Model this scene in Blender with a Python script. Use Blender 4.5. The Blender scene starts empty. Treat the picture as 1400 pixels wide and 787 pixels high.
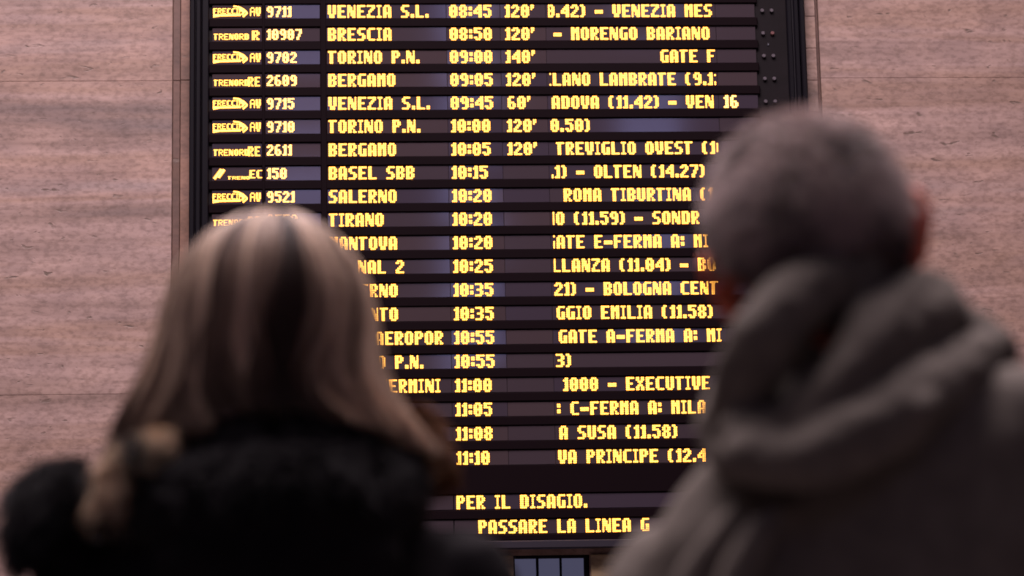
import bpy, math, random
import numpy as np
from mathutils import Vector, Matrix, noise, Euler
random.seed(7); rng = np.random.default_rng(7)
S = bpy.context.scene; COL = S.collection; PI = math.pi

# ------------------------------------------------------------------ camera
cam_data = bpy.data.cameras.new('camera'); cam = bpy.data.objects.new('camera', cam_data); COL.objects.link(cam)
R_ = Vector((0.99832597, -0.0545011, -0.01936193)); U_ = Vector((0.0087472, -0.1886384, 0.98200766)); F_ = Vector((0.0571729, 0.98053311, 0.18784588))
cam.matrix_world = Matrix(((R_.x, U_.x, -F_.x, 0.0), (R_.y, U_.y, -F_.y, -14.0), (R_.z, U_.z, -F_.z, 1.06), (0, 0, 0, 1)))
cam_data.sensor_width = 36.0; cam_data.lens = 90.0; cam_data.clip_start = 0.05; cam_data.clip_end = 200
cam_data.dof.use_dof = True; cam_data.dof.focus_distance = 11.1; cam_data.dof.aperture_fstop = 3.7
S.camera = cam
# ------------------------------------------------------------------ light
S.view_settings.view_transform = 'Standard'; S.view_settings.look = 'None'; S.view_settings.gamma = 1.0
S.view_settings.use_curve_mapping = False; S.view_settings.exposure = 0.0
w = bpy.data.worlds.new('hall_air'); S.world = w; w.use_nodes = True
w.node_tree.nodes['Background'].inputs[0].default_value = (0.86, 0.66, 0.76, 1); w.node_tree.nodes['Background'].inputs[1].default_value = 0.062
def area(name, loc, target, sx, sy, power, color):
    d = bpy.data.lights.new(name, 'AREA'); d.shape = 'RECTANGLE'; d.size = sx; d.size_y = sy; d.energy = power; d.color = color
    o = bpy.data.objects.new(name, d); COL.objects.link(o); o.location = loc
    o.rotation_euler = (Vector(target) - Vector(loc)).to_track_quat('-Z', 'Y').to_euler(); return o
area('hall_skylight', (-0.8, -8.2, 12.0), (0.0, -9.0, 0), 8, 8, 2700, (1.0, 0.82, 0.86))
area('wall_wash_light', (0.8, -6.5, 9.5), (0.8, 0.0, 4.0), 8, 1.0, 120, (1.0, 0.80, 0.80))

# ------------------------------------------------------------------ materials
def mat(name, color, rough=0.6, spec=0.5, metal=0.0, emit=None, estr=0.0, noise_amt=0.0, scale=(20, 20, 20), bump=0.0, sub=0.0, col2=None):
    m = bpy.data.materials.new(name); m.use_nodes = True; nt = m.node_tree; b = nt.nodes['Principled BSDF']
    b.inputs['Base Color'].default_value = (*color, 1); b.inputs['Roughness'].default_value = rough
    b.inputs['Metallic'].default_value = metal; b.inputs['Specular IOR Level'].default_value = spec
    if sub: b.inputs['Subsurface Weight'].default_value = sub; b.inputs['Subsurface Radius'].default_value = (0.012, 0.004, 0.002); b.inputs['Subsurface Scale'].default_value = 1.0
    if emit: b.inputs['Emission Color'].default_value = (*emit, 1); b.inputs['Emission Strength'].default_value = estr
    if noise_amt or col2:
        tc = nt.nodes.new('ShaderNodeTexCoord'); mp = nt.nodes.new('ShaderNodeMapping'); mp.inputs['Scale'].default_value = scale
        n = nt.nodes.new('ShaderNodeTexNoise'); n.inputs['Detail'].default_value = 5; n.inputs['Scale'].default_value = 1
        nt.links.new(tc.outputs['Object'], mp.inputs[0]); nt.links.new(mp.outputs[0], n.inputs['Vector'])
        r = nt.nodes.new('ShaderNodeValToRGB'); c2 = col2 or tuple(c * (1 - noise_amt) for c in color)
        r.color_ramp.elements[0].position = 0.35; r.color_ramp.elements[1].position = 0.65
        r.color_ramp.elements[0].color = (*c2, 1); r.color_ramp.elements[1].color = (*color, 1)
        nt.links.new(n.outputs[0], r.inputs[0]); nt.links.new(r.outputs[0], b.inputs['Base Color'])
        if bump:
            bp = nt.nodes.new('ShaderNodeBump'); bp.inputs['Strength'].default_value = bump; bp.inputs['Distance'].default_value = 0.003
            nt.links.new(n.outputs[0], bp.inputs['Height']); nt.links.new(bp.outputs[0], b.inputs['Normal'])
    return m

def travertine(name, tint=(1, 1, 1), seed=0.0, zs=1.0):
    """banded travertine: soft horizontal beds, fine streaks and small dark pits, in world-like object coordinates"""
    m = bpy.data.materials.new(name); m.use_nodes = True; nt = m.node_tree; N = nt.nodes; L = nt.links; b = N['Principled BSDF']
    tc = N.new('ShaderNodeTexCoord')
    def noi(sc, det, dist=0.0, off=0.0):
        mp = N.new('ShaderNodeMapping'); mp.inputs['Scale'].default_value = sc; mp.inputs['Location'].default_value = (seed + off, off * 2, seed * .7 + off)
        n = N.new('ShaderNodeTexNoise'); n.inputs['Scale'].default_value = 1; n.inputs['Detail'].default_value = det; n.inputs['Distortion'].default_value = dist
        L.new(tc.outputs['Object'], mp.inputs[0]); L.new(mp.outputs[0], n.inputs['Vector']); return n.outputs[0]
    def ramp(src, stops):
        r = N.new('ShaderNodeValToRGB'); e = r.color_ramp.elements
        while len(e) < len(stops): e.new(0.5)
        for el, (p, c) in zip(e, stops): el.position = p; el.color = (*[c[i] * tint[i] for i in range(3)], 1)
        L.new(src, r.inputs[0]); return r.outputs[0]
    def mix(kind, fac, a, bb):
        x = N.new('ShaderNodeMix'); x.data_type = 'RGBA'; x.blend_type = kind
        if isinstance(fac, float): x.inputs[0].default_value = fac
        else: L.new(fac, x.inputs[0])
        L.new(a, x.inputs[6]); L.new(bb, x.inputs[7]); return x.outputs[2]
    beds = ramp(noi((0.16, .2, 2.5 * zs), 6, 0.45), [(0.30, (.26, .225, .23)), (0.40, (.44, .345, .31)), (0.47, (.62, .50, .47)), (0.53, (.52, .395, .33)), (0.60, (.60, .47, .43)), (0.70, (.46, .42, .43))])
    fine = ramp(noi((1.3, 1.3, 26 * zs), 7, 0.6, 3.1), [(0.30, (.40, .30, .25)), (0.48, (.86, .82, .80)), (0.70, (1.12, 1.10, 1.12))])
    c = mix('MULTIPLY', 0.36, beds, fine)
    cloud = ramp(noi((3.5, 3.5, 7), 6, 0.3, 7.7), [(0.3, (.68, .65, .68)), (0.7, (1.15, 1.12, 1.1))])
    c = mix('MULTIPLY', 0.65, c, cloud)
    grain = ramp(noi((30, 30, 55), 4, 0.2, 1.7), [(0.32, (.62, .58, .55)), (0.58, (1.1, 1.1, 1.1))])
    c = mix('MULTIPLY', 0.7, c, grain)
    pits = noi((11, 11, 30), 3, 0.5, 5.5)
    pr = N.new('ShaderNodeMapRange'); pr.inputs[1].default_value = 0.66; pr.inputs[2].default_value = 0.73; L.new(pits, pr.inputs[0])
    dk = N.new('ShaderNodeRGB'); dk.outputs[0].default_value = (.15, .10, .08, 1)
    c = mix('MIX', pr.outputs[0], c, dk.outputs[0]); L.new(c, b.inputs['Base Color'])
    bp = N.new('ShaderNodeBump'); bp.inputs['Strength'].default_value = 0.5; bp.inputs['Distance'].default_value = 0.003; bp.invert = True
    L.new(pr.outputs[0], bp.inputs['Height']); L.new(bp.outputs[0], b.inputs['Normal'])
    b.inputs['Roughness'].default_value = 0.55; return m

TRAV = [travertine('travertine', (.86, .815, .80), 2.4), travertine('travertine_pale', (.87, .82, .79), 4.3), travertine('travertine_warm', (.84, .77, .72), 9.1)]
TRAV_TRIM = travertine('travertine_trim', (.74, .64, .58), 15.0, 0.35); TRAV_TRIM2 = travertine('travertine_dark_trim', (.56, .47, .43), 21.0, 0.3)
CREAM = travertine('cream_stone', (.80, .78, .64), 31.0, 0.4)
BLACKM = mat('black_metal', (.004, .003, .006), .5, .12)
BACKM = mat('matt_black_panel', (.007, .004, .006), .6, .15, noise_amt=.3, scale=(3, 3, 9))
VISOR = mat('black_visor', (.006, .0025, .004), .6, .05)
PROFILE = mat('dark_profile', (.010, .008, .013), .4, .3)
GREYEDGE = mat('grey_sill', (.022, .018, .028), .5, .3)
ACR = [mat('smoked_acrylic_%s' % n, c, .07, .55) for n, c in (('a', (.050, .037, .046)), ('b', (.046, .035, .050)), ('c', (.057, .040, .046)))]
LEDCORE = mat('amber_led_core', (.02, .01, 0), .5, emit=(1.0, .46, .075), estr=5.0)
LEDHALO = mat('amber_led_halo', (.02, .008, 0), .5, emit=(1.0, .34, .022), estr=1.7)  # dim orange emission painting the glow halo around each LED
LEDHOT = mat('bright_led_core', (.02, .01, 0), .5, emit=(1.0, .52, .14), estr=5.5)
OFFLAMP = mat('unlit_lamp', (.10, .085, .10), .3, .5)
OFFLAMPR = mat('unlit_red_lamp', (.16, .07, .07), .3, .5)
STEEL = mat('screw_steel', (.3, .3, .34), .3, .5, 1.0)
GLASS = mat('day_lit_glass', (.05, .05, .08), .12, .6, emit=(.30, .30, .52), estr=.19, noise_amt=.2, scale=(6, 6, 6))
SKYPANE = mat('hall_window_daylight', (.1, .1, .1), .3, emit=(.44, .46, 1.0), estr=3.4)
FLOORM = mat('stone_floor', (.10, .08, .08), .25, .5, noise_amt=.3, scale=(2, 2, 2))
HALLM = mat('hall_plaster', (.22, .18, .18), .7, .3, noise_amt=.15, scale=(1, 1, 2))

# ------------------------------------------------------------------ mesh helpers
class MB:
    def __init__(s): s.v = []; s.f = []; s.m = []
    def add(s, vs, fs, mi=0):
        n = len(s.v); s.v += [tuple(v) for v in vs]; s.f += [tuple(i + n for i in f) for f in fs]; s.m += [mi] * len(fs)
    def box(s, x0, x1, y0, y1, z0, z1, bev=0.0, mi=0):
        if bev <= 0:
            vs = [(x, y, z) for x in (x0, x1) for y in (y0, y1) for z in (z0, z1)]
            s.add(vs, [(0, 1, 3, 2), (4, 6, 7, 5), (0, 4, 5, 1), (2, 3, 7, 6), (0, 2, 6, 4), (1, 5, 7, 3)], mi)
        else:   # chamfer towards the front face (y0)
            b = bev
            vs = [(x0, y1, z0), (x1, y1, z0), (x1, y1, z1), (x0, y1, z1), (x0, y0 + b, z0), (x1, y0 + b, z0), (x1, y0 + b, z1), (x0, y0 + b, z1),
                  (x0 + b, y0, z0 + b), (x1 - b, y0, z0 + b), (x1 - b, y0, z1 - b), (x0 + b, y0, z1 - b)]
            s.add(vs, [(3, 2, 1, 0), (8, 9, 10, 11), (4, 5, 9, 8), (5, 6, 10, 9), (6, 7, 11, 10), (7, 4, 8, 11), (0, 1, 5, 4), (1, 2, 6, 5), (2, 3, 7, 6), (3, 0, 4, 7)], mi)
    def disc(s, x, y, z, rx, rz, n=6, mi=0, ph=0.0):
        s.add([(x + rx * math.cos(ph + 2 * PI * k / n), y, z + rz * math.sin(ph + 2 * PI * k / n)) for k in range(n)], [tuple(range(n))], mi)
    def loft(s, rings, n=28, mi=0, p=2.0):
        """rings: (cx,cy,cz, a, b, roll, yaw[, pitch]) ellipses, a along x, b along y"""
        base = len(s.v)
        for r in rings:
            c = Vector(r[:3]); a, b = r[3], r[4]; e = Euler((r[7] if len(r) > 7 else 0, r[5] if len(r) > 5 else 0, r[6] if len(r) > 6 else 0))
            M = e.to_matrix()
            for k in range(n):
                t = 2 * PI * k / n; ct, st = math.cos(t), math.sin(t)
                q = Vector((a * math.copysign(abs(ct) ** (2 / p), ct), b * math.copysign(abs(st) ** (2 / p), st), 0))
                s.v.append(tuple(c + M @ q))
        for i in range(len(rings) - 1):
            for k in range(n):
                k2 = (k + 1) % n; s.f.append((base + i * n + k, base + i * n + k2, base + (i + 1) * n + k2, base + (i + 1) * n + k)); s.m.append(mi)
        s.f.append(tuple(base + k for k in reversed(range(n)))); s.m.append(mi)
        s.f.append(tuple(base + (len(rings) - 1) * n + k for k in range(n))); s.m.append(mi)
    def tube(s, pts, n=14, sub=6, flat=1.0, mi=0):
        """smooth tapered tube through (x,y,z,r) points, rounded ends"""
        P = [Vector(p[:3]) for p in pts]; r = [p[3] for p in pts]; Q = []; Rr = []
        for i in range(len(P) - 1):
            p0 = P[max(i - 1, 0)]; p1 = P[i]; p2 = P[i + 1]; p3 = P[min(i + 2, len(P) - 1)]
            for k in range(sub):
                t = k / sub
                Q.append(0.5 * ((2 * p1) + (p2 - p0) * t + (2 * p0 - 5 * p1 + 4 * p2 - p3) * t * t + (3 * p1 - p0 - 3 * p2 + p3) * t ** 3)); Rr.append(r[i] * (1 - t) + r[i + 1] * t)
        Q.append(P[-1]); Rr.append(r[-1])
        d0 = (Q[1] - Q[0]).normalized(); d1 = (Q[-1] - Q[-2]).normalized(); r0, r1 = Rr[0], Rr[-1]
        Q = [Q[0] - d0 * r0 * .95, Q[0] - d0 * r0 * .6] + Q + [Q[-1] + d1 * r1 * .6, Q[-1] + d1 * r1 * .95]; Rr = [r0 * .3, r0 * .8] + Rr + [r1 * .8, r1 * .3]
        base = len(s.v); up = Vector((0, -1, 0)) if abs(d0.y) < .8 else Vector((1, 0, 0))
        for i, q in enumerate(Q):
            d = (Q[min(i + 1, len(Q) - 1)] - Q[max(i - 1, 0)]).normalized(); x = d.cross(up).normalized(); y = x.cross(d).normalized()
            for k in range(n): a = 2 * PI * k / n; s.v.append(tuple(q + x * Rr[i] * math.cos(a) + y * Rr[i] * flat * math.sin(a)))
        for i in range(len(Q) - 1):
            for k in range(n):
                k2 = (k + 1) % n; s.f.append((base + i * n + k, base + i * n + k2, base + (i + 1) * n + k2, base + (i + 1) * n + k)); s.m.append(mi)
        s.f.append(tuple(base + k for k in reversed(range(n)))); s.m.append(mi)
        s.f.append(tuple(base + (len(Q) - 1) * n + k for k in range(n))); s.m.append(mi)
    def ball(s, c, r, M=None, n=20, mi=0):
        c = Vector(c); base = len(s.v); h = n // 2
        for i in range(h + 1):
            ph = PI * i / h
            for k in range(n):
                q = Vector((r[0] * math.sin(ph) * math.cos(2 * PI * k / n), r[1] * math.sin(ph) * math.sin(2 * PI * k / n), r[2] * math.cos(ph)))
                s.v.append(tuple(c + (M @ q if M else q)))
        for i in range(h):
            for k in range(n):
                k2 = (k + 1) % n; s.f.append((base + i * n + k, base + (i + 1) * n + k, base + (i + 1) * n + k2, base + i * n + k2)); s.m.append(mi)
    def mesh(s, name):
        me = bpy.data.meshes.new(name); me.from_pydata(s.v, [], s.f); me.update(); return me
    def build(s, name, mats, parent=None, smooth=False):
        me = s.mesh(name)
        for m in (mats if isinstance(mats, list) else [mats]): me.materials.append(m)
        if isinstance(mats, list): me.polygons.foreach_set('material_index', s.m)
        if smooth: me.polygons.foreach_set('use_smooth', [True] * len(me.polygons))
        o = bpy.data.objects.new(name, me); COL.objects.link(o)
        if parent: o.parent = parent
        return o
    def xform(s, M): s.v = [tuple(M @ Vector(v)) for v in s.v]; return s

def blend(mb, name, m, parent, voxel=0.006, smooth=6, wr=None, iters_fac=0.6):
    """union of everything in the builder as one continuous skin, smoothed, with optional noise relief"""
    me = mb.mesh(name + '_src'); t = bpy.data.objects.new('tmp', me); COL.objects.link(t)
    r = t.modifiers.new('r', 'REMESH'); r.mode = 'VOXEL'; r.voxel_size = voxel
    sm = t.modifiers.new('s', 'SMOOTH'); sm.iterations = smooth; sm.factor = iters_fac
    dg = bpy.context.evaluated_depsgraph_get(); out = bpy.data.meshes.new_from_object(t.evaluated_get(dg)); out.name = name
    bpy.data.objects.remove(t); bpy.data.meshes.remove(me)
    if wr:
        n_ = len(out.vertices); co = np.empty(n_ * 3, np.float32); no = np.empty(n_ * 3, np.float32)
        out.vertices.foreach_get('co', co); out.vertices.foreach_get('normal', no); co = co.reshape(-1, 3); no = no.reshape(-1, 3)
        co += no * np.array([wr(Vector(c.tolist())) for c in co], dtype=np.float32)[:, None]; out.vertices.foreach_set('co', co.ravel())
    out.materials.clear(); out.materials.append(m); out.polygons.foreach_set('use_smooth', [True] * len(out.polygons)); out.update()
    o = bpy.data.objects.new(name, out); COL.objects.link(o); o.parent = parent; return o

def empty(name, loc, label, cat, group=None):
    o = bpy.data.objects.new(name, None); COL.objects.link(o); o.location = loc; o['label'] = label; o['category'] = cat
    if group: o['group'] = group
    return o
def struct(o): o['kind'] = 'structure'; return o

# ------------------------------------------------------------------ setting
b = MB(); b.box(-9, 11, -31, 0.6, -0.3, 0.0); struct(b.build('floor', FLOORM))
b = MB()
b.box(-9, -1.079, 0.10, .60, 0, 10.5); b.box(2.618, 11, .10, .60, 0, 10.5); b.box(-1.079, 2.618, .10, .60, 2.262, 10.5)
b.box(-1.079, .80, .10, .60, 0, 2.262); b.box(1.22, 2.618, .10, .60, 0, 2.262); b.box(.80, 1.22, .10, .60, 0, .9)
wall = struct(b.build('wall_back', TRAV[0]))
# travertine slabs: left field, right field, each its own object with a recessed joint
def slab(x0, x1, z0, z1, m, y0=0.072, parent=wall, j=0.0006):
    b = MB(); b.box(x0 + j, x1 - j, y0, .0998, z0 + j, z1 - j, 0.0015); return b.build('stone_slab', m, parent)
zj = [0.0, 1.40, 3.18, 4.965, 6.75, 8.5, 10.4]
k = 0
for side in (0, 1):
    xs = [-1.079, -3.05, -5.0, -7.0, -8.9] if side == 0 else [2.618, 4.62, 6.6, 8.6, 10.8]
    for i in range(len(xs) - 1):
        for q in range(len(zj) - 1):
            a, c = sorted((xs[i], xs[i + 1])); slab(a, c, zj[q], zj[q + 1], TRAV[0] if (i < 1) else TRAV[(k) % 3]); k += 1
# moulded stone strips beside the board
t = MB(); t.box(-1.078, -.975, .092, .0995, 0, 10.4); tl = struct(t.build('trim_1', TRAV_TRIM))
for z0, z1 in zip([0, 1.6, 3.3, 4.965, 6.6, 8.4], [1.6, 3.3, 4.965, 6.6, 8.4, 10.4]):
    slab(-1.075, -1.034, z0, z1, TRAV_TRIM2, .068, tl, .0015); slab(-1.033, -.978, z0, z1, TRAV_TRIM, .058, tl, .0015)
t = MB(); t.box(2.525, 2.617, .092, .0995, 0, 10.4); tr = struct(t.build('trim_2', TRAV_TRIM))
z = 0.01
while z < 10.2: slab(2.530, 2.598, z, z + .19, TRAV[1], .060, tr, .0012); z += .19
t = MB(); t.box(2.600, 2.612, .078, .091, 0, 10.3); o = t.build('dark_reveal', TRAV_TRIM2, tr)
# stone below the board and the window in it
for x0, x1 in ((-1.0, -.4), (-.4, .2), (.2, .795), (1.225, 1.80), (1.80, 2.40)):
    for z0, z1 in ((0, .9), (.9, 2.26)): slab(x0, x1, z0, z1, CREAM, .072)
slab(.795, 1.225, 0, .89, CREAM, .072)
wf = MB()
for x0, x1 in ((.80, .808), (.926, .940), (1.056, 1.068), (1.190, 1.22)): wf.box(x0, x1, .11, .17, .9, 2.262, .004)
for z0, z1 in ((.9, .94), (1.55, 1.57), (2.245, 2.262)): wf.box(.808, 1.19, .112, .168, z0, z1, .004)
win = struct(wf.build('window_1', BLACKM))
for x0, x1 in ((.808, .926), (.940, 1.056), (1.068, 1.190)):
    for z0, z1 in ((.94, 1.55), (1.57, 2.245)):
        p = MB(); p.box(x0, x1, .135, .141, z0, z1); p.build('pane', GLASS, win)
# opposite side of the hall: wall with high windows that the glossy modules mirror
b = MB(); b.box(-9, 11, -31.4, -31.0, 0, 17.0); wfnt = struct(b.build('wall_front', HALLM))
n = 2
for z0 in (9.3, 12.9):
    for x in (-4.5, -1.0, 1.9, 5.2):
        f = MB(); f.box(x - .62, x + .62, -31.0, -30.95, z0, z0 + 1.7, .02); fr = struct(f.build('window_%d' % n, BLACKM)); n += 1
        for dx in (-.29, .29):
            for dz in (.08, .90):
                p = MB(); p.box(x + dx - .26, x + dx + .26, -30.97, -30.94, z0 + dz, z0 + dz + .72); p.build('pane', SKYPANE, fr)

# ------------------------------------------------------------------ departure board
BX0, BX1, BZ0, BZ1 = -.975, 2.520, 2.262, 6.35
board = empty('departure_board', (0.77, 0.06, BZ0), 'large black wall-mounted railway departure board with rows of glowing amber lettering', 'departure board')
def bpart(mb, name, mats, parent=board):
    o = mb.build(name, mats, None); o.parent = parent
    if parent is board: o.location = (-.77, -.06, -BZ0)
    return o
b = MB(); b.box(BX0 + .02, BX1 - .02, .012, .0995, BZ0 + .05, BZ1 - .02); bpart(b, 'back_panel', BACKM)
b = MB()
b.box(BX0, BX0 + .030, -.045, .057, BZ0 + .03, BZ1, .006); b.box(BX0 + .034, BX0 + .062, -.030, .011, BZ0 + .075, BZ1 - .04, .005); b.box(BX0 + .068, BX0 + .105, -.018, .011, BZ0 + .075, BZ1 - .04, .004)
b.box(BX1 - .030, BX1, -.045, .057, BZ0 + .03, BZ1, .006); b.box(BX1 - .062, BX1 - .034, -.035, .011, BZ0 + .075, BZ1 - .04, .005)
b.box(BX1 - .100, BX1 - .070, -.022, .011, BZ0 + .075, BZ1 - .04, .005); b.box(BX0 + .03, BX1 - .03, -.045, .011, BZ1 - .04, BZ1, .006)
bpart(b, 'frame', BLACKM)
for x0, x1 in ((BX0 + .0305, BX0 + .0335), (BX1 - .0335, BX1 - .0305), (BX1 - .069, BX1 - .063)):
    b = MB(); b.box(x0, x1, -.012, .011, BZ0 + .075, BZ1 - .041); bpart(b, 'edge_strip', PROFILE)
b = MB(); b.box(BX0 + .031, BX1 - .031, -.04, .011, BZ0 + .025, BZ0 + .07, .006); bpart(b, 'bottom_rail', GREYEDGE)
b = MB(); b.box(BX0 + .106, 2.245, -.006, .0115, 5.62, BZ1 - .05, .004); bpart(b, 'header_panel', mat('header_panel_black', (.012, .012, .035), .35, .5))

FONT = {
'A': '01110 11011 11011 11011 11111 11011 11011', 'B': '11110 11011 11011 11110 11011 11011 11110', 'C': '01111 11000 11000 11000 11000 11000 01111',
'D': '11110 11011 11011 11011 11011 11011 11110', 'E': '11111 11000 11000 11110 11000 11000 11111', 'F': '11111 11000 11000 11110 11000 11000 11000',
'G': '01111 11000 11000 11011 11011 11011 01111', 'H': '11011 11011 11011 11111 11011 11011 11011', 'I': '111 010 010 010 010 010 111', 'L': '11000 11000 11000 11000 11000 11000 11111',
'M': '11011 11111 11111 11011 11011 11011 11011', 'N': '11001 11101 11101 11111 10111 10111 10011', 'O': '01110 11011 11011 11011 11011 11011 01110', 'P': '11110 11011 11011 11110 11000 11000 11000',
'Q': '01110 11011 11011 11011 11011 11010 01101', 'R': '11110 11011 11011 11110 11100 11010 11011', 'S': '01111 11000 11000 01110 00011 00011 11110', 'T': '11111 01100 01100 01100 01100 01100 01100',
'U': '11011 11011 11011 11011 11011 11011 01110', 'V': '11011 11011 11011 11011 11011 01110 01110', 'X': '11011 11011 01110 00100 01110 11011 11011', 'Z': '11111 00011 00110 01100 01000 11000 11111',
'0': '01110 11011 11011 11111 11011 11011 01110', '1': '011 111 011 011 011 011 111', '2': '01110 11011 00011 00110 01100 11000 11111', '3': '11110 00011 00011 01110 00011 00011 11110',
'4': '00011 00111 01111 11011 11111 00011 00011', '5': '11111 11000 11110 00011 00011 11011 01110', '6': '01110 11000 11000 11110 11011 11011 01110', '7': '11111 00011 00011 00110 00110 01100 01100',
'8': '01110 11011 11011 01110 11011 11011 01110', '9': '01110 11011 11011 01111 00011 00011 01110', '.': '00 00 00 00 00 11 11', ':': '00 11 11 00 11 11 00', "'": '11 11 10 00 00 00 00',
'(': '0110 1100 1100 1100 1100 1100 0110', ')': '110 011 011 011 011 011 110', '-': '00000 00000 00000 11111 11111 00000 00000', ' ': '0000 0000 0000 0000 0000 0000 0000'}
THIN = {'A': '01110 10001 10001 11111 10001 10001 10001', 'E': '11111 10000 10000 11110 10000 10000 11111', 'R': '11110 10001 10001 11110 10100 10010 10001'}
def bitmap(text, font=FONT, gap=1):
    cols = []
    for ch in text:
        g = (font.get(ch) or FONT[ch]).split()
        for c in range(len(g[0])): cols.append([int(g[r][c]) for r in range(7)])
        cols += [[0] * 7] * gap
    return cols
def dots(mb, cols, x0, zc, dx, dz, off=0, ncols=None, y=-.0022, core=(.46, .43), lens=(.72, .68), slant=0.0):  # lens: size of the painted orange halo disc behind each core
    for i, col in enumerate(cols):
        c = i + off
        if c < 0 or (ncols is not None and c >= ncols): continue
        for r in range(7):
            if col[r]:
                x = x0 + (c + .5) * dx + slant * (3 - r) * dx; z = zc + (3 - r) * dz; j = rng.uniform(.93, 1.06)
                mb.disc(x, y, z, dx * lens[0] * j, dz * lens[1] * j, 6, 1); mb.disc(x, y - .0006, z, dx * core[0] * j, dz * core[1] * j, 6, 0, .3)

PX, PZ = .00921, .0106
def zrow(i): return 5.3463 - .13442 * i
def module(x0, x1, zc, hot=False):
    """one smoked acrylic display module, slightly out of true like the real ones"""
    b = MB(); tilt = math.radians(random.gauss(0, 1.1)); h = .0405
    b.box(x0 - (x0 + x1) / 2, x1 - (x0 + x1) / 2, 0, .010, -h, h, .0015)
    o = b.build('display_module', random.choice(ACR), board)
    o.location = ((x0 + x1) / 2 - .77, -.06, zc - BZ0); o.rotation_euler = (tilt, 0, 0); return o
def lettering(mod, text, start_x, xc, off=0, ncols=None, px=PX, pz=PZ, core=LEDCORE, label=None, mb=None, **k):
    mb = mb or MB(); dots(mb, bitmap(text), start_x - xc, 0.0, px, pz, off, ncols, **k)
    if not mb.v: return
    o = mb.build('led_lettering', [core, LEDHALO], mod); o['kind'] = 'stuff'; o['label'] = label or ('glowing amber lettering reading %s' % text.strip()); return o

dest = ['VENEZIA S.L.', 'BRESCIA', 'TORINO P.N.', 'BERGAMO', 'VENEZIA S.L.', 'TORINO P.N.', 'BERGAMO', 'BASEL SBB', 'SALERNO', 'TIRANO', 'MANTOVA', 'NAL 2', 'SALERNO', 'TARANTO', 'AEROPOR', 'TORINO P.N.', 'ROMA TERMINI', '', '', '']
dest_off = {11: None, 14: None}
times = ['08:45', '08:50', '09:00', '09:05', '09:45', '10:00', '10:05', '10:15', '10:20', '10:20', '10:20', '10:25', '10:35', '10:35', '10:55', '10:55', '11:00', '11:05', '11:08', '11:10']
delay = ["120'", "120'", "140'", "120'", "60'", "120'", "120'"]
nums = ['9711', '10907', '9702', '2609', '9715', '9710', '2611', '150', '9521', '2558']
kinds = ['AV', 'R', 'AV', 'RE', 'AV', 'AV', 'RE', 'EC', 'AV', 'RE']
# scrolling texts: (string, first LED column inside the module)
stops = [('0.42) - VENEZIA MES', -1), ('- MORENGO BARIANO', 3), ('GATE F', 69), ('MILANO LAMBRATE (9.12', -8), ('PADOVA (11.42) - VEN', -5), ('0.50)', 0), ('TREVIGLIO OVEST (10', 3), ('.1) - OLTEN (14.27)', -1),
         ('ROMA TIBURTINA (1', 7), ('NO (11.59) - SONDR', -4), ('GATE E-FERMA A: MI', -4), ('LLANZA (11.04) - BO', -1), ('21) - BOLOGNA CENT', 0), ('GGIO EMILIA (11.58)', 1), ('GATE A-FERMA A: MI', 2), ('3)', 0),
         ('1000 - EXECUTIVE', 4), (': C-FERMA A: MILA', 0), ('A SUSA (11.58)', 1), ('VA PRINCIPE (12.4', 0)]

def mini(mb, text, x, zc, dx, dz, rows=7):
    dots(mb, bitmap(text, THIN), x, zc, dx, dz, core=(.5, .5), lens=(.8, .8))
def poly(mb, pts, w, mi_core=0):
    for (xa, za), (xb, zb) in zip(pts[:-1], pts[1:]):
        L = math.hypot(xb - xa, zb - za); nx, nz = -(zb - za) / L, (xb - xa) / L
        for mi, ww, y in ((1, w * .75, -.0022), (0, w * .42, -.0028)):  # wider layer paints the orange halo along the stroke
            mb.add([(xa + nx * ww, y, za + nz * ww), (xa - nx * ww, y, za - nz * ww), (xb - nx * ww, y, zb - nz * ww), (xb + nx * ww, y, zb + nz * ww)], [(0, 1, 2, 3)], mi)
def logo(kind):
    """service mark in the first module, relative to the module's left edge (m)"""
    mb = MB()
    if kind == 'AV':
        mini(mb, 'FRECCIA', .004, .004, .0043, .0046)
        poly(mb, [(.004, -.019), (.05, -.021), (.10, -.020), (.160, -.019)], .010); poly(mb, [(.004, -.030), (.04, -.024)], .006)
        poly(mb, [(.118, .032), (.150, .028), (.178, .012), (.196, -.008)], .008); poly(mb, [(.196, -.008), (.172, -.030)], .008); poly(mb, [(.150, .018), (.180, -.002), (.165, -.018)], .009)
        x = .212
        dots(mb, bitmap('AV', THIN), x, .000, .0054, .0072, core=(.5, .45), lens=(.8, .7))
    elif kind in ('R', 'RE'):
        mini(mb, 'TRENORD', .008, -.012, .0048, .0050)
        if kind == 'R': dots(mb, bitmap('R'), .222, -.004, .0085, .0078)
        else: dots(mb, bitmap('RE'), .200, -.006, .0062, .0078)
    else:
        poly(mb, [(.012, -.030), (.052, .026)], .014); poly(mb, [(.036, -.022), (.068, .024)], .014)
        mini(mb, 'TRENO', .088, -.024, .0042, .0026); dots(mb, bitmap('EC'), .208, -.003, .0066, .0068)
    return mb

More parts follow.
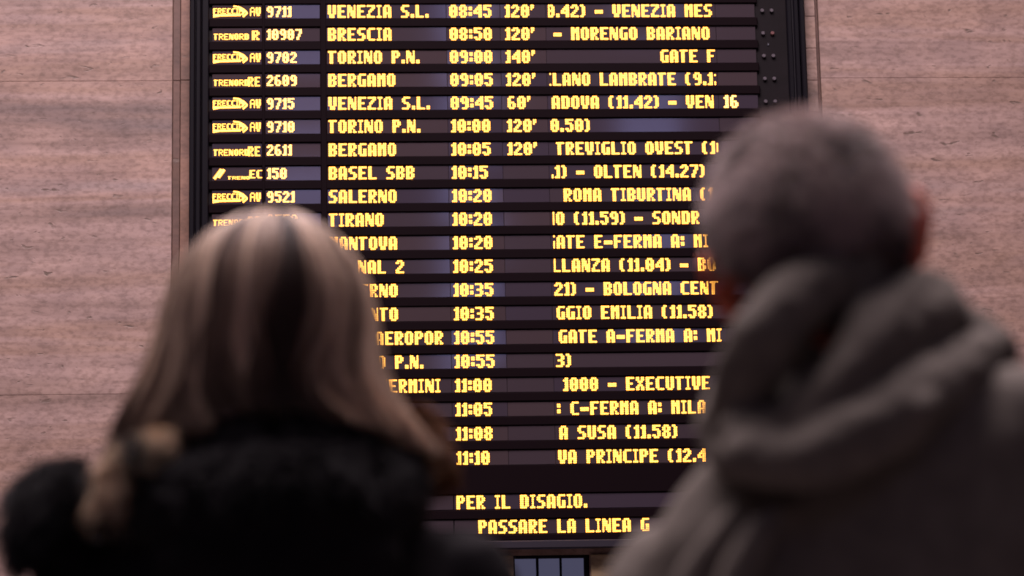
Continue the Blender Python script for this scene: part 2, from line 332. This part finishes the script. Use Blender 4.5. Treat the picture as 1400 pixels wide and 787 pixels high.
XL, XN, XD, XT, XQ, XS, XB = (-.850, -.572), (-.553, -.244), (-.207, .472), (.4735, .7780), (.7795, 1.038), (1.0395, 2.012), (2.0135, 2.239)
for i in range(20):
    zc = zrow(i)
    for j, (x0, x1) in enumerate((XL, XN, XD, XT, XQ, XS, XB)):
        m_ = module(x0, x1, zc); xc = (x0 + x1) / 2
        if j == 0 and i < 10:
            lb = logo(kinds[i]); lb.v = [(v[0] + x0 - xc, v[1], v[2]) for v in lb.v]
            o = lb.build('service_mark', [LEDCORE, LEDHALO], m_); o['kind'] = 'stuff'; o['label'] = {'AV': 'glowing word with an arrow sweep and AV', 'R': 'glowing small word followed by R', 'RE': 'glowing small word followed by RE', 'EC': 'glowing double slash with EC'}[kinds[i]]
        elif j == 1 and i < 10: lettering(m_, nums[i], -.544, xc, px=.0073, pz=.0090, core=LEDHOT)
        elif j == 2 and dest[i]:
            st = {11: -.042, 14: .050}.get(i, -.199); lettering(m_, dest[i], st, xc)
        elif j == 3: lettering(m_, times[i], .490, xc)
        elif j == 4 and i < 7: lettering(m_, delay[i], .812 - (.006 if delay[i][0] == '1' else 0), xc)
        elif j == 5: lettering(m_, stops[i][0], 1.053, xc, off=stops[i][1], ncols=103)
        elif j == 6 and i == 4: lettering(m_, '16', 2.042, xc, core=LEDHOT)
for i, (txt, st) in enumerate((('PER IL DISAGIO.', .488), ('PASSARE LA LINEA G', .606))):
    zc = 2.548 - .1365 * i
    for x0, x1 in ((-.850, .470), (.476, 2.239)):
        m_ = module(x0, x1, zc)
        if x0 > 0: lettering(m_, txt, st, (x0 + x1) / 2)
# dark visor bars between the rows, the posts between the columns
def bar(z0, z1, x0=-.868, x1=2.252):
    b = MB(); b.box(x0, x1, -.010, .0118, z0, z1, .004); bpart(b, 'visor_bar', VISOR)
for i in range(19): bar(zrow(i + 1) + .0425, zrow(i) - .0425)
bar(zrow(0) + .0425, zrow(0) + .092); bar(2.592, zrow(19) - .0425); bar(2.454, 2.505); bar(BZ0 + .072, 2.368)
b = MB(); b.box(-.243, -.208, -.012, .0119, 2.592, 5.44, .004); bpart(b, 'divider_post', VISOR)
b = MB(); b.box(-.571, -.554, -.0115, .0119, 2.592, 5.44, .003); bpart(b, 'divider_post', VISOR)
# two small unlit lamps and screw per row at the right
for i in range(20):
    for k_, x in enumerate((2.283, 2.337)):
        b = MB(); zc = zrow(i)
        for a, (r, y) in enumerate(((.0115, .0115), (.0115, -.002), (.009, -.006))): b.v += [(x + r * math.cos(t * PI / 5), y, zc + r * math.sin(t * PI / 5)) for t in range(10)]
        for a in range(2): b.f += [(a * 10 + t, a * 10 + (t + 1) % 10, a * 10 + 10 + (t + 1) % 10, a * 10 + 10 + t) for t in range(10)]
        b.f.append(tuple(20 + t for t in range(10))); bpart(b, 'signal_lamp', OFFLAMPR if (i == 1 and k_ == 1) else OFFLAMP)
    if i in (1, 8, 15):
        b = MB(); b.box(2.308, 2.314, .006, .0122, zrow(i) - .07, zrow(i) - .058); bpart(b, 'screw', STEEL)

# ------------------------------------------------------------------ people
SKIN_M = mat('ruddy_skin', (.80, .20, .12), .5, .4, sub=.3, noise_amt=.25, scale=(40, 40, 40))
SKIN_W = mat('fair_skin', (.58, .30, .20), .5, .4, sub=.2, noise_amt=.15, scale=(40, 40, 40))
COAT_M = mat('olive_grey_coat_cloth', (.172, .148, .128), .82, .25, noise_amt=.25, scale=(45, 45, 45), bump=.25)
COAT_W = mat('black_coat_cloth', (.007, .0055, .008), .85, .15, noise_amt=.4, scale=(30, 30, 30), bump=.2)
TROUS = mat('dark_trouser_cloth', (.03, .03, .04), .85, .2, noise_amt=.2, scale=(60, 60, 60)); SHOE = mat('black_leather', (.015, .013, .012), .35, .5)
def attr_mat(name, rough=.5):
    m = bpy.data.materials.new(name); m.use_nodes = True; nt = m.node_tree; a = nt.nodes.new('ShaderNodeAttribute'); a.attribute_name = 'strand_colour'
    nt.links.new(a.outputs['Color'], nt.nodes['Principled BSDF'].inputs['Base Color']); nt.nodes['Principled BSDF'].inputs['Roughness'].default_value = rough
    nt.nodes['Principled BSDF'].inputs['Specular IOR Level'].default_value = .35; return m
HAIRM = attr_mat('hair_strand', .55); FURM = attr_mat('fur_strand', .8)
def strands(name, paths, widths, colors, m, parent, kind='stuff'):
    """paths: (N,K,3) arrays; each strand a thin three-sided tapering tube"""
    N, K, _ = paths.shape; d = np.gradient(paths, axis=1); d /= np.linalg.norm(d, axis=2, keepdims=True) + 1e-9
    up = rng.normal(size=(N, 1, 3)); x = np.cross(d, up); x /= np.linalg.norm(x, axis=2, keepdims=True) + 1e-9; y = np.cross(d, x)
    tap = np.clip(np.linspace(1.0, .15, K) ** .6, .1, 1)[None, :, None] * widths[:, None, None]
    ring = [paths + tap * (x * math.cos(a) + y * math.sin(a)) for a in (0, 2.094, 4.189)]
    V = np.stack(ring, axis=2).reshape(-1, 3)
    base = (np.arange(N)[:, None, None] * K + np.arange(K - 1)[None, :, None]) * 3; kk = np.arange(3)[None, None, :]; k2 = (kk + 1) % 3
    Fc = np.stack([base + kk, base + k2, base + 3 + k2, base + 3 + kk], axis=-1).reshape(-1, 4)
    me = bpy.data.meshes.new(name); me.vertices.add(len(V)); me.vertices.foreach_set('co', V.ravel()); me.loops.add(Fc.size); me.loops.foreach_set('vertex_index', Fc.ravel().astype(np.int32))
    me.polygons.add(len(Fc)); me.polygons.foreach_set('loop_start', np.arange(0, Fc.size, 4, dtype=np.int32)); me.polygons.foreach_set('use_smooth', np.ones(len(Fc), dtype=bool)); me.update(calc_edges=True)
    C = np.ones((N, K, 3, 4), dtype=np.float32); C[..., :3] = colors[:, :, None, :]
    at = me.attributes.new('strand_colour', 'FLOAT_COLOR', 'POINT'); at.data.foreach_set('color', C.ravel()); me.materials.append(m)
    o = bpy.data.objects.new(name, me); COL.objects.link(o); o.parent = parent
    if kind: o['kind'] = kind
    return o

def head_shape(mb, M, s=1.0, female=False):
    """skull, jaw, brow, nose, lips, cheeks and ears in head space (x right, y forward, z up, origin between the ears)"""
    def B(c, r): mb.ball(M @ Vector([q * s for q in c]), [q * s for q in r], M.to_3x3())
    B((0, -.004, .045), (.076, .096, .082)); B((0, .030, .010), (.066, .066, .085)); B((0, .045, -.050), (.050, .050, .048)); B((0, -.030, .000), (.066, .062, .062))
    B((0, .083, -.074), (.022, .018, .018)); B((0, .088, .030), (.050, .016, .016)); B((0, .098, -.008), (.011, .018, .026)); B((0, .108, -.020), (.014, .014, .010))
    B((.012, .102, -.022), (.008, .009, .007)); B((-.012, .102, -.022), (.008, .009, .007)); B((0, .090, -.045), (.025, .012, .005)); B((0, .088, -.053), (.022, .012, .006))
    for q in (-1, 1): B((q * .036, .074, -.010), (.022, .018, .020)); B((q * .032, .083, .012), (.014, .010, .010))
    e_ = 0 if female else .006
    for q in (-1, 1):   # ears: outer shell rim and lobe
        pts = [(q * .074, .004, -.032), (q * (.081 + e_), -.002, -.022), (q * (.090 + e_), -.016, .004), (q * (.093 + e_), -.018, .024), (q * (.087 + e_), -.004, .035), (q * .078, .006, .026)]
        mb.tube([(*(M @ Vector([c * s for c in p])), .0065 * s) for p in pts], 8, 4); B((q * .080, -.004, .004), (.006, .014, .026)); B((q * .078, .003, -.026), (.006, .009, .010))
def eyes(M, parent, s=1.0):
    for q in (-1, 1):
        e = MB(); e.ball(M @ Vector((q * .031 * s, .086 * s, .012 * s)), (.011 * s,) * 3, n=12); e.ball(M @ Vector((q * .031 * s, .0935 * s, .012 * s)), (.005 * s,) * 3, n=8, mi=1)
        e.build('eye', [EYEW, EYED], parent, True)
EYEW = mat('eye_white', (.8, .78, .75), .2); EYED = mat('dark_iris', (.05, .03, .02), .1)
def hand(mb, wrist, palm, side, s=1.0):
    """relaxed hand hanging down: palm, four curled fingers of unequal length, thumb from the side of the palm"""
    w_, p_ = Vector(wrist), Vector(palm); d = (p_ - w_).normalized(); f = Vector((0, 1, 0)); f = (f - d * f.dot(d)).normalized(); n = d.cross(f) * side
    c = w_ + d * .055 * s; mb.tube([(*w_, .024 * s), (*(w_ + d * .03), .028 * s), (*(w_ + d * .075), .030 * s)], 12, 4, .55)
    for k_, (o_, L) in enumerate(((.027, .070), (.009, .078), (-.009, .072), (-.026, .058))):
        st = w_ + d * .085 * s + f * o_ * s
        mb.tube([(*st, .0088 * s), (*(st + d * L * .42 * s - n * .006), .0082 * s), (*(st + d * L * .75 * s - n * .020), .0076 * s), (*(st + d * L * .95 * s - n * .036), .0066 * s)], 8, 3)
    st = w_ + d * .030 * s + f * .024 * s
    mb.tube([(*st, .012 * s), (*(st + d * .028 * s + f * .020 * s - n * .006), .0105 * s), (*(st + d * .058 * s + f * .026 * s - n * .014), .0085 * s)], 8, 3)

def wrinkle(amp, f1, f2, sx=1.0, sz=1.0, seed=0.0):
    def g(co):
        p = Vector((co.x * f1 * sx + seed, co.y * f1, co.z * f1 * sz)); return amp * (noise.noise(p) + .45 * noise.noise(p * f2 / f1))
    return g
def shoe(mb, x, y, a=0.0):
    mb.tube([(x, y - .07, .045, .042), (x, y + .02, .050, .042), (x + .03 * a, y + .12, .036, .042), (x + .05 * a, y + .17, .030, .030)], 14, 4, .8)
    mb.loft([(x, y - .02, .03, .045, .055), (x, y - .03, .12, .042, .048)], 18)
    for v in range(len(mb.v)):
        if mb.v[v][2] < .004: mb.v[v] = (mb.v[v][0], mb.v[v][1], .004)

# ---- the man
MX, MY = .42, -11.65
man = empty('person', (MX, MY, 0), 'person with short grey hair and olive grey hooded coat, head tilted, right of board', 'person')
# head frame: tilted to the picture's left and back, ears measured at (-.077,1.493) and (.101,1.545)
HM = Matrix.Translation((.008, .0, 1.532)) @ Euler((math.radians(14), math.radians(-17), math.radians(-4)), 'XYZ').to_matrix().to_4x4() @ Matrix.Scale(1.10, 4)
lean = math.radians(-15)
def man_torso(g):   # g = how much the cloth stands off the body
    yaw = math.radians(-18)
    return [(.02, .06, .70 if g > .01 else .80, .19 + g, .14 + g, 0, yaw), (.02, .05, .90, .185 + g, .135 + g, 0, yaw), (.03, .04, 1.10, .185 + g, .13 + g, lean * .4, yaw), (.035, .03, 1.22, .195 + g, .13 + g, lean * .8, yaw),
            (.035, .02, 1.31, .190 + g, .118 + g, lean, yaw), (.035, .01, 1.36, .155 + g, .10 + g, lean, yaw), (.032, .0, 1.40, .105 + g, .085 + g, lean, yaw), (.028, .0, 1.43, .062 + g * .7, .062 + g * .7, lean, yaw)]
mb = MB(); head_shape(mb, HM); mb.loft(man_torso(-.012), 28, 0, 2.2)
mb.tube([(.030, .0, 1.38, .062), (.022, -.005, 1.44, .058), (.014, .0, 1.50, .058)], 16, 4)
LS, RS = (-.124, .075, 1.225), (.222, -.045, 1.335)     # shoulder joints
LE, RE = (-.205, .10, .97), (.300, -.04, 1.07); LW, RW = (-.205, .17, .77), (.300, .05, .84)
for sh, el, wr_, sd in ((LS, LE, LW, -1), (RS, RE, RW, 1)):
    mb.tube([(*sh, .052), (*(Vector(sh).lerp(Vector(el), .5)), .045), (*el, .038), (*(Vector(el).lerp(Vector(wr_), .5)), .034), (*wr_, .025)], 14, 5)
    hand(mb, wr_, Vector(wr_) + Vector((0, .02, -.10)), sd)
for x in (-.075, .105): mb.tube([(x, .05, .86, .085), (x, .055, .50, .055), (x, .05, .30, .052), (x, .05, .10, .036), (x, .06, .06, .036)], 16, 5)
blend(mb, 'body', SKIN_M, man, .0065, 3)
eyes(HM, man)
mb = MB(); mb.loft([(.015, .055, .80, .17, .125), (.015, .055, .95, .175, .13)], 26)
for x in (-.078, .108): mb.tube([(x, .05, .84, .098), (x, .055, .5, .075), (x, .05, .25, .066), (x, .05, .10, .070)], 18, 5)
blend(mb, 'trousers', TROUS, man, .010, 3, wrinkle(.006, 9, 22))
mb = MB(); shoe(mb, -.078, .05, -1); mb.build('shoe', SHOE, man, True); mb = MB(); shoe(mb, .108, .05, 1); mb.build('shoe', SHOE, man, True)
mb = MB(); mb.loft(man_torso(.022), 32, 0, 2.2)
for sh, el, wr_ in ((LS, LE, LW), (RS, RE, RW)):
    w0 = Vector(el).lerp(Vector(wr_), .9); mb.tube([(*sh, .074), (*(Vector(sh).lerp(Vector(el), .5)), .070), (*el, .062), (*w0, .052)], 18, 6)
# yoke that carries the shoulder line, plus raised seam folds running down the left side of the back
mb.tube([(-.085, .06, 1.262, .055), (-.045, 0, 1.287, .062), (.015, -.03, 1.318, .066), (.088, -.045, 1.350, .068), (.162, -.05, 1.366, .062), (.215, -.045, 1.350, .060)], 18, 6)
mb.tube([(-.078, -.085, 1.300, .010), (-.100, -.08, 1.27, .016), (-.128, -.07, 1.232, .019), (-.158, -.07, 1.161, .014)], 10, 5)
mb.tube([(-.055, -.11, 1.292, .009), (-.075, -.118, 1.266, .014), (-.098, -.118, 1.228, .017), (-.122, -.11, 1.159, .012)], 10, 5)
coat = blend(mb, 'hooded_coat', COAT_M, man, .0065, 5, wrinkle(.007, 7, 19, 1, .35, 3))
# folded hood: rolls of cloth around the neck with deep creases between them
mb = MB()
mb.tube([(0.072, -0.03, 1.519, 0.015), (0.026, -0.085, 1.506, 0.023), (-0.024, -0.115, 1.483, 0.031), (-0.059, -0.122, 1.447, 0.033), (-0.078, -0.105, 1.411, 0.03), (-0.089, -0.06, 1.378, 0.026)], 18, 7)   # collar roll
mb.tube([(.122, 0, 1.499, .022), (.075, -.075, 1.479, .028), (.036, -.122, 1.448, .031), (.011, -.142, 1.410, .028), (-.018, -.142, 1.380, .024), (-.06, -.128, 1.355, .023), (-.089, -.1, 1.359, .020)], 18, 7)   # middle lobe
mb.tube([(.118, -.02, 1.488, .024), (.088, -.085, 1.462, .028), (.055, -.115, 1.440, .028), (.035, -.130, 1.415, .024)], 18, 6)
mb.tube([(.128, .0, 1.486, .020), (.150, -.02, 1.462, .022), (.166, -.03, 1.438, .022)], 14, 5)
mb.tube([(.163, -.02, 1.442, .022), (.114, -.09, 1.414, .028), (.063, -.140, 1.382, .031), (.013, -.155, 1.348, .034), (-.039, -.152, 1.329, .032), (-.081, -.125, 1.333, .026)], 18, 7)   # drooping pouch
mb.tube([(.144, -.07, 1.441, .010), (.099, -.130, 1.406, .012), (.059, -.175, 1.368, .010)], 12, 5)
mb.tube([(-.072, .0, 1.440, .014), (-.088, -.015, 1.408, .019), (-.098, -.045, 1.366, .022), (-.090, -.08, 1.332, .022)], 16, 6)   # left edge roll
mb.tube([(.030, .004, 1.39, .070), (.024, .002, 1.44, .066), (.018, .004, 1.478, .063)], 18, 5)
mb.tube([(.008, -.005, 1.445, .042), (.054, -.005, 1.440, .044), (.095, .005, 1.440, .034)], 18, 5)   # filling under the folds
mb.tube([(-.034, -.045, 1.380, .046), (.032, -.060, 1.380, .052), (.089, -.050, 1.395, .046)], 18, 5)
blend(mb, 'hood', COAT_M, man, .004, 3, wrinkle(.0065, 16, 44, 1, 1, 9))
# short hair: cropped strands on the scalp
def scalp(M, s, n, thr):
    P = []; Nn = []
    while len(P) < n:
        q = Vector(rng.normal(size=3)).normalized()
        c = Vector((0, -.004, .045)); r = Vector((.077, .097, .083)); p = c + Vector((q.x * r.x, q.y * r.y, q.z * r.z))
        nn = Vector((q.x / r.x, q.y / r.y, q.z / r.z)).normalized()
        if q.z < -.25:      # nape: follows the back of the skull down
            if q.y > .1: continue
            p = Vector((q.x * .067, -.030 - abs(q.y) * .055, .045 + q.z * .105))
        if thr(p, q): continue
        P.append(M @ (p * s)); Nn.append((M.to_3x3() @ nn).normalized())
    return np.array(P), np.array(Nn)
P, Nn = scalp(HM, 1.0, 21000, lambda p, q: (p.y > .055 and p.z < .075) or (abs(p.x) > .055 and p.z < .030 and p.y > -.035))
down = np.array(HM.to_3x3() @ Vector((0, -.5, -1))); down /= np.linalg.norm(down)
K = 4; L = rng.uniform(.012, .026, len(P)); t_ = np.linspace(0, 1, K)
jit = rng.normal(size=P.shape) * .35
dirn = Nn * .62 + down[None] * .55 + jit; dirn /= np.linalg.norm(dirn, axis=1, keepdims=True)
paths = P[:, None, :] - Nn[:, None, :] * .003 + dirn[:, None, :] * (L[:, None] * t_[None])[:, :, None] + down[None, None] * (L[:, None] * t_[None] ** 2)[:, :, None] * .35
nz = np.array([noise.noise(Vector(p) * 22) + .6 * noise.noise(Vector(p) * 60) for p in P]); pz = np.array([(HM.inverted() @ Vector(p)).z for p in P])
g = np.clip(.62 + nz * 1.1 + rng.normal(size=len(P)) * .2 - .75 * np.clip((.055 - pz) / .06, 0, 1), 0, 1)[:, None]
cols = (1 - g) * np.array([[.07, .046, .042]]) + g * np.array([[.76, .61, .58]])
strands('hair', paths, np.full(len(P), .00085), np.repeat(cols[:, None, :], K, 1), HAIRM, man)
mb = MB(); mb.ball(HM @ Vector((0, -.008, .047)), (.0785, .097, .084), HM.to_3x3(), 32); mb.ball(HM @ Vector((0, -.036, .002)), (.068, .062, .062), HM.to_3x3(), 24)
mb.build('hair_undercoat', mat('grey_hair_base', (.13, .092, .085), .8, .2, noise_amt=.4, scale=(90, 90, 90)), man, True)

# ---- the woman
WX, WY = -.10, -11.2
wom = empty('person', (WX, WY, 0), 'person with long streaked blonde hair and black coat with fur trimmed hood', 'person')
WM = Matrix.Translation((0, .015, 1.545)) @ Euler((math.radians(9), math.radians(-2), math.radians(3)), 'XYZ').to_matrix().to_4x4() @ Matrix.Scale(.96, 4)
def wom_torso(g):
    return [(0, .05, .62 if g > .01 else .82, .20 + g, .15 + g), (0, .05, .85, .19 + g, .14 + g), (0, .05, 1.02, .155 + g, .115 + g), (0, .045, 1.16, .17 + g, .12 + g), (-.005, .04, 1.26, .195 + g, .115 + g),
            (-.005, .035, 1.32, .170 + g, .10 + g), (-.003, .03, 1.36, .11 + g, .085 + g), (0, .02, 1.39, .058 + g, .058 + g)]
mb = MB(); head_shape(mb, WM, .97, True); mb.loft(wom_torso(-.012), 28, 0, 2.2); mb.tube([(0, .025, 1.34, .055), (0, .015, 1.42, .05), (0, .012, 1.50, .052)], 16, 4)
LS, RS = (-.205, .045, 1.265), (.200, .045, 1.265); LE, RE = (-.265, .06, 1.00), (.262, .06, 1.00); LW, RW = (-.25, .14, .78), (.25, .14, .78)
for sh, el, wr_, sd in ((LS, LE, LW, -1), (RS, RE, RW, 1)):
    mb.tube([(*sh, .045), (*(Vector(sh).lerp(Vector(el), .5)), .04), (*el, .034), (*(Vector(el).lerp(Vector(wr_), .5)), .03), (*wr_, .022)], 14, 5)
    hand(mb, wr_, Vector(wr_) + Vector((0, .02, -.10)), sd, .92)
for x in (-.085, .085): mb.tube([(x, .05, .84, .085), (x, .05, .48, .052), (x, .045, .30, .048), (x, .05, .10, .033), (x, .06, .06, .034)], 16, 5)
blend(mb, 'body', SKIN_W, wom, .0065, 3); eyes(WM, wom, .97)
mb = MB(); mb.loft([(0, .05, .78, .175, .125), (0, .05, .92, .165, .12)], 26)
for x in (-.088, .088): mb.tube([(x, .05, .82, .092), (x, .05, .48, .064), (x, .045, .30, .058), (x, .05, .11, .052)], 18, 5)
blend(mb, 'trousers', TROUS, wom, .010, 3, wrinkle(.004, 9, 22))
mb = MB(); shoe(mb, -.088, .05, -1); mb.build('shoe', SHOE, wom, True); mb = MB(); shoe(mb, .088, .05, 1); mb.build('shoe', SHOE, wom, True)
mb = MB(); mb.loft(wom_torso(.022), 32, 0, 2.2)
for sh, el, wr_ in ((LS, LE, LW), (RS, RE, RW)):
    w0 = Vector(el).lerp(Vector(wr_), .9); mb.tube([(*sh, .068), (*(Vector(sh).lerp(Vector(el), .5)), .064), (*el, .056), (*w0, .048)], 18, 6)
blend(mb, 'coat', COAT_W, wom, .0075, 5, wrinkle(.006, 8, 21, 1, .5, 5))
# standing collar and hood lying on the upper back
mb = MB()
mb.tube([(-.12, .10, 1.435, .028), (-.118, .03, 1.415, .034), (-.074, -.055, 1.410, .036), (.006, -.082, 1.412, .038), (.085, -.05, 1.410, .038), (.118, .03, 1.408, .034), (.112, .10, 1.42, .028)], 18, 7)
mb.tube([(-.164, .0, 1.352, .042), (-.087, -.085, 1.345, .048), (.007, -.12, 1.338, .052), (.092, -.085, 1.342, .048), (.135, .0, 1.355, .038)], 18, 7)
mb.tube([(-.08, -.09, 1.29, .05), (.01, -.12, 1.28, .055), (.09, -.09, 1.29, .05)], 18, 6)
blend(mb, 'hood', COAT_W, wom, .007, 4, wrinkle(.004, 12, 33, 1, 1, 2))
# fur
def fur(name, path, n, length, colfn, wid=.0011, lab=None):
    pts = np.array(path); seg = np.linspace(0, 1, len(pts)); u = rng.uniform(0, 1, n)
    C = np.stack([np.interp(u, seg, pts[:, k]) for k in range(4)], 1); ax = np.stack([np.interp(np.clip(u + .02, 0, 1), seg, pts[:, k]) - np.interp(np.clip(u - .02, 0, 1), seg, pts[:, k]) for k in range(3)], 1)
    ax /= np.linalg.norm(ax, axis=1, keepdims=True); o = rng.normal(size=(n, 3)); o -= ax * (o * ax).sum(1, keepdims=True); o /= np.linalg.norm(o, axis=1, keepdims=True)
    clump = np.array([[noise.noise(Vector(c[:3]) * 30 + Vector((q * 9, 0, 0))) for q in range(3)] for c in C + np.c_[o * .02, np.zeros(n)]])
    d = o + clump * 1.4 + rng.normal(size=(n, 3)) * .18; d /= np.linalg.norm(d, axis=1, keepdims=True); L = length * rng.uniform(.6, 1.25, n)
    t = np.linspace(0, 1, 5); P_ = C[:, None, :3] + o[:, None] * C[:, None, 3:4] * .8 + d[:, None] * (L[:, None] * t)[:, :, None] + np.array([0, 0, -1]) * (L[:, None] * t ** 2)[:, :, None] * .45
    cc = np.array([colfn(p, q) for p, q in zip(C[:, :3] + o * C[:, 3:4], o)])
    s = strands(name, P_, np.full(n, wid), np.repeat(cc[:, None, :], 5, 1), FURM, wom)
    if lab: s['label'] = lab
    return s
def core(name, path, m):
    mb = MB(); mb.tube(path, 14, 6); return mb.build(name, m, wom, True)
FURB = mat('black_fur_base', (.006, .005, .007), .9, .1)
def cblack(p, o):
    g = rng.random(); return (.006 + .008 * g, .005 + .006 * g, .007 + .008 * g)
def ccream(p, o):
    g = np.clip(.45 + 2.2 * noise.noise(Vector(p) * 45) + rng.normal() * .15, 0, 1); return (.02 + .72 * g, .014 + .54 * g, .010 + .37 * g)
def cbrown(p, o):
    g = rng.random(); return (.06 + .16 * g, .022 + .06 * g, .008 + .014 * g)
pl = [(-.199, -.01, 1.378, .018), (-.232, -.02, 1.370, .028), (-.250, -.01, 1.350, .030), (-.236, -.02, 1.322, .024)]
core('fur_roll', pl, FURB); fur('fur_trim', pl, 9000, .034, cblack, .0012, 'black fur lump of the hood')
pm = [(-.175, -.055, 1.335, .014), (-.172, -.060, 1.365, .018), (-.158, -.070, 1.392, .020), (-.128, -.085, 1.408, .016), (-.095, -.095, 1.415, .010)]
fur('fur_trim', pm, 4500, .020, ccream, .0010, 'cream and brown fur tuft')
pb = [(-.124, -.06, 1.362, .022), (-.062, -.12, 1.368, .030), (.008, -.15, 1.372, .032), (.080, -.12, 1.372, .030), (.122, -.04, 1.388, .024), (.132, .03, 1.395, .022)]
fur('fur_trim', pb, 9000, .026, cblack, .0012, 'black fur across the back of the hood')
pr_ = [(.148, .10, 1.470, .008), (.165, .08, 1.448, .010), (.172, .07, 1.415, .010), (.175, .06, 1.385, .008)]
fur('fur_trim', pr_, 2600, .026, cbrown, .0009, 'thin brown fur edge at the right of the hood')
# long hair
T = [0, .05, .11, .18, .27, .36, .48, .62, .76, .90, 1.0]
Zt = [1.676, 1.672, 1.662, 1.645, 1.618, 1.585, 1.545, 1.505, 1.468, 1.435, 1.412]
Lx = [.004, .034, .056, .078, .098, .111, .119, .133, .148, .160, .165]
Rx = [.004, .032, .052, .072, .091, .103, .108, .114, .132, .155, .170]
Yb = [.004, .036, .060, .080, .098, .106, .106, .104, .106, .112, .116]
Yf = [.004, .034, .054, .070, .084, .090, .090, .080, .070, .066, .064]
def hair_pt(a, t, off=0.0):
    z = np.interp(t, T, Zt); c, s_ = np.cos(a), np.sin(a)
    lx = np.where(c > 0, np.interp(t, T, Rx), np.interp(t, T, Lx)); ly = np.where(s_ > 0, np.interp(t, T, Yb), np.interp(t, T, Yf))
    k_ = 1 + off / .1
    return np.stack([c * lx * k_ - .002, -s_ * ly * k_ + .005, z + off * np.clip(1 - t * 3, 0, 1)], -1)      # a: 0 right, pi/2 back (towards camera), pi left
def tend(a):   # how far down the strand reaches
    c = np.cos(a); return np.where(c > 0, .83 + .17 * c ** 2, .83 + .21 * c ** 2)
N = 9000; a0 = rng.uniform(-.75, PI + .75, N); K = 16; t_ = np.linspace(0, 1, K)
cl = np.round(a0 * 16) / 16; ce = np.array([noise.noise(Vector((c * 3.1, 0, 5))) for c in cl])
te = tend(a0) * (1 + .05 * ce + rng.normal(size=N) * .025); te = np.clip(te, .4, 1.02)
tt = np.clip(te[:, None] * t_[None], 0, 1)
sway = np.array([[noise.noise(Vector((a * 2.4, t * 2.0, 1.0))) for t in t_] for a in a0]); sway2 = np.array([[noise.noise(Vector((a * 9, t * 3.0, 8.0))) for t in t_] for a in a0])
aa = a0[:, None] + (sway * .62 + sway2 * .16) * t_[None] + (cl - a0)[:, None] * (t_[None] ** 2) * .6
off = rng.uniform(-.004, .010, N)[:, None] + .010 * np.array([[noise.noise(Vector((a * 7, t * 1.6, 3.0))) for t in t_] for a in a0]) * t_[None]
P_ = hair_pt(aa, tt, off)
low = np.array([noise.noise(Vector((a * 4.2, 2.0, 0))) + .7 * noise.noise(Vector((a * 13, 6.0, 0))) for a in a0])
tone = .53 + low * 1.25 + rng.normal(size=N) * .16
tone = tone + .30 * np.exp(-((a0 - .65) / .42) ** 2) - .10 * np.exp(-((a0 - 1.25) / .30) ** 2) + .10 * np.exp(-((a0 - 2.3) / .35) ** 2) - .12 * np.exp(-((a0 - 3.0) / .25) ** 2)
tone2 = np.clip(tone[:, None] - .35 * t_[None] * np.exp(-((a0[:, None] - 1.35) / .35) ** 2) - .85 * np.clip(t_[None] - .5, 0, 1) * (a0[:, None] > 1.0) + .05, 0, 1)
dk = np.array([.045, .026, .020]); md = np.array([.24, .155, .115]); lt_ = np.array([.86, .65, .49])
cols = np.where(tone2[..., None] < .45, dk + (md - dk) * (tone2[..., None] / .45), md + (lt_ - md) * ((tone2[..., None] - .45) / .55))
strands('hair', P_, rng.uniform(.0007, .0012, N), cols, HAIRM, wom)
# dense under layer of the hair
mb = MB(); nA = 64; nT = 26; A_ = np.linspace(-.7, PI + .7, nA)
for tq in np.linspace(.02, 1, nT): mb.v += [tuple(v) for v in hair_pt(A_ , np.full(nA, tq) * tend(A_) * .97, np.full(nA, -.007))]
n1 = len(mb.v)
for tq in np.linspace(.02, 1, nT): mb.v += [tuple(v) for v in hair_pt(A_ , np.full(nA, tq) * tend(A_) * .97, np.full(nA, -.016))]
for q in (0, n1):
    for i in range(nT - 1):
        for k_ in range(nA - 1):
            f = (q + i * nA + k_, q + i * nA + k_ + 1, q + (i + 1) * nA + k_ + 1, q + (i + 1) * nA + k_); mb.f.append(f if q == 0 else f[::-1]); mb.m.append(0)
for i in range(nT - 1):
    for k_ in (0, nA - 1): mb.f.append((i * nA + k_, (i + 1) * nA + k_, n1 + (i + 1) * nA + k_, n1 + i * nA + k_)); mb.m.append(0)
for k_ in range(nA - 1):
    q = (nT - 1) * nA; mb.f.append((q + k_, q + k_ + 1, n1 + q + k_ + 1, n1 + q + k_)); mb.m.append(0)
mb.build('hair_underlayer', mat('brown_hair_base', (.11, .070, .052), .7, .25, noise_amt=.55, scale=(60, 60, 6)), wom, True)
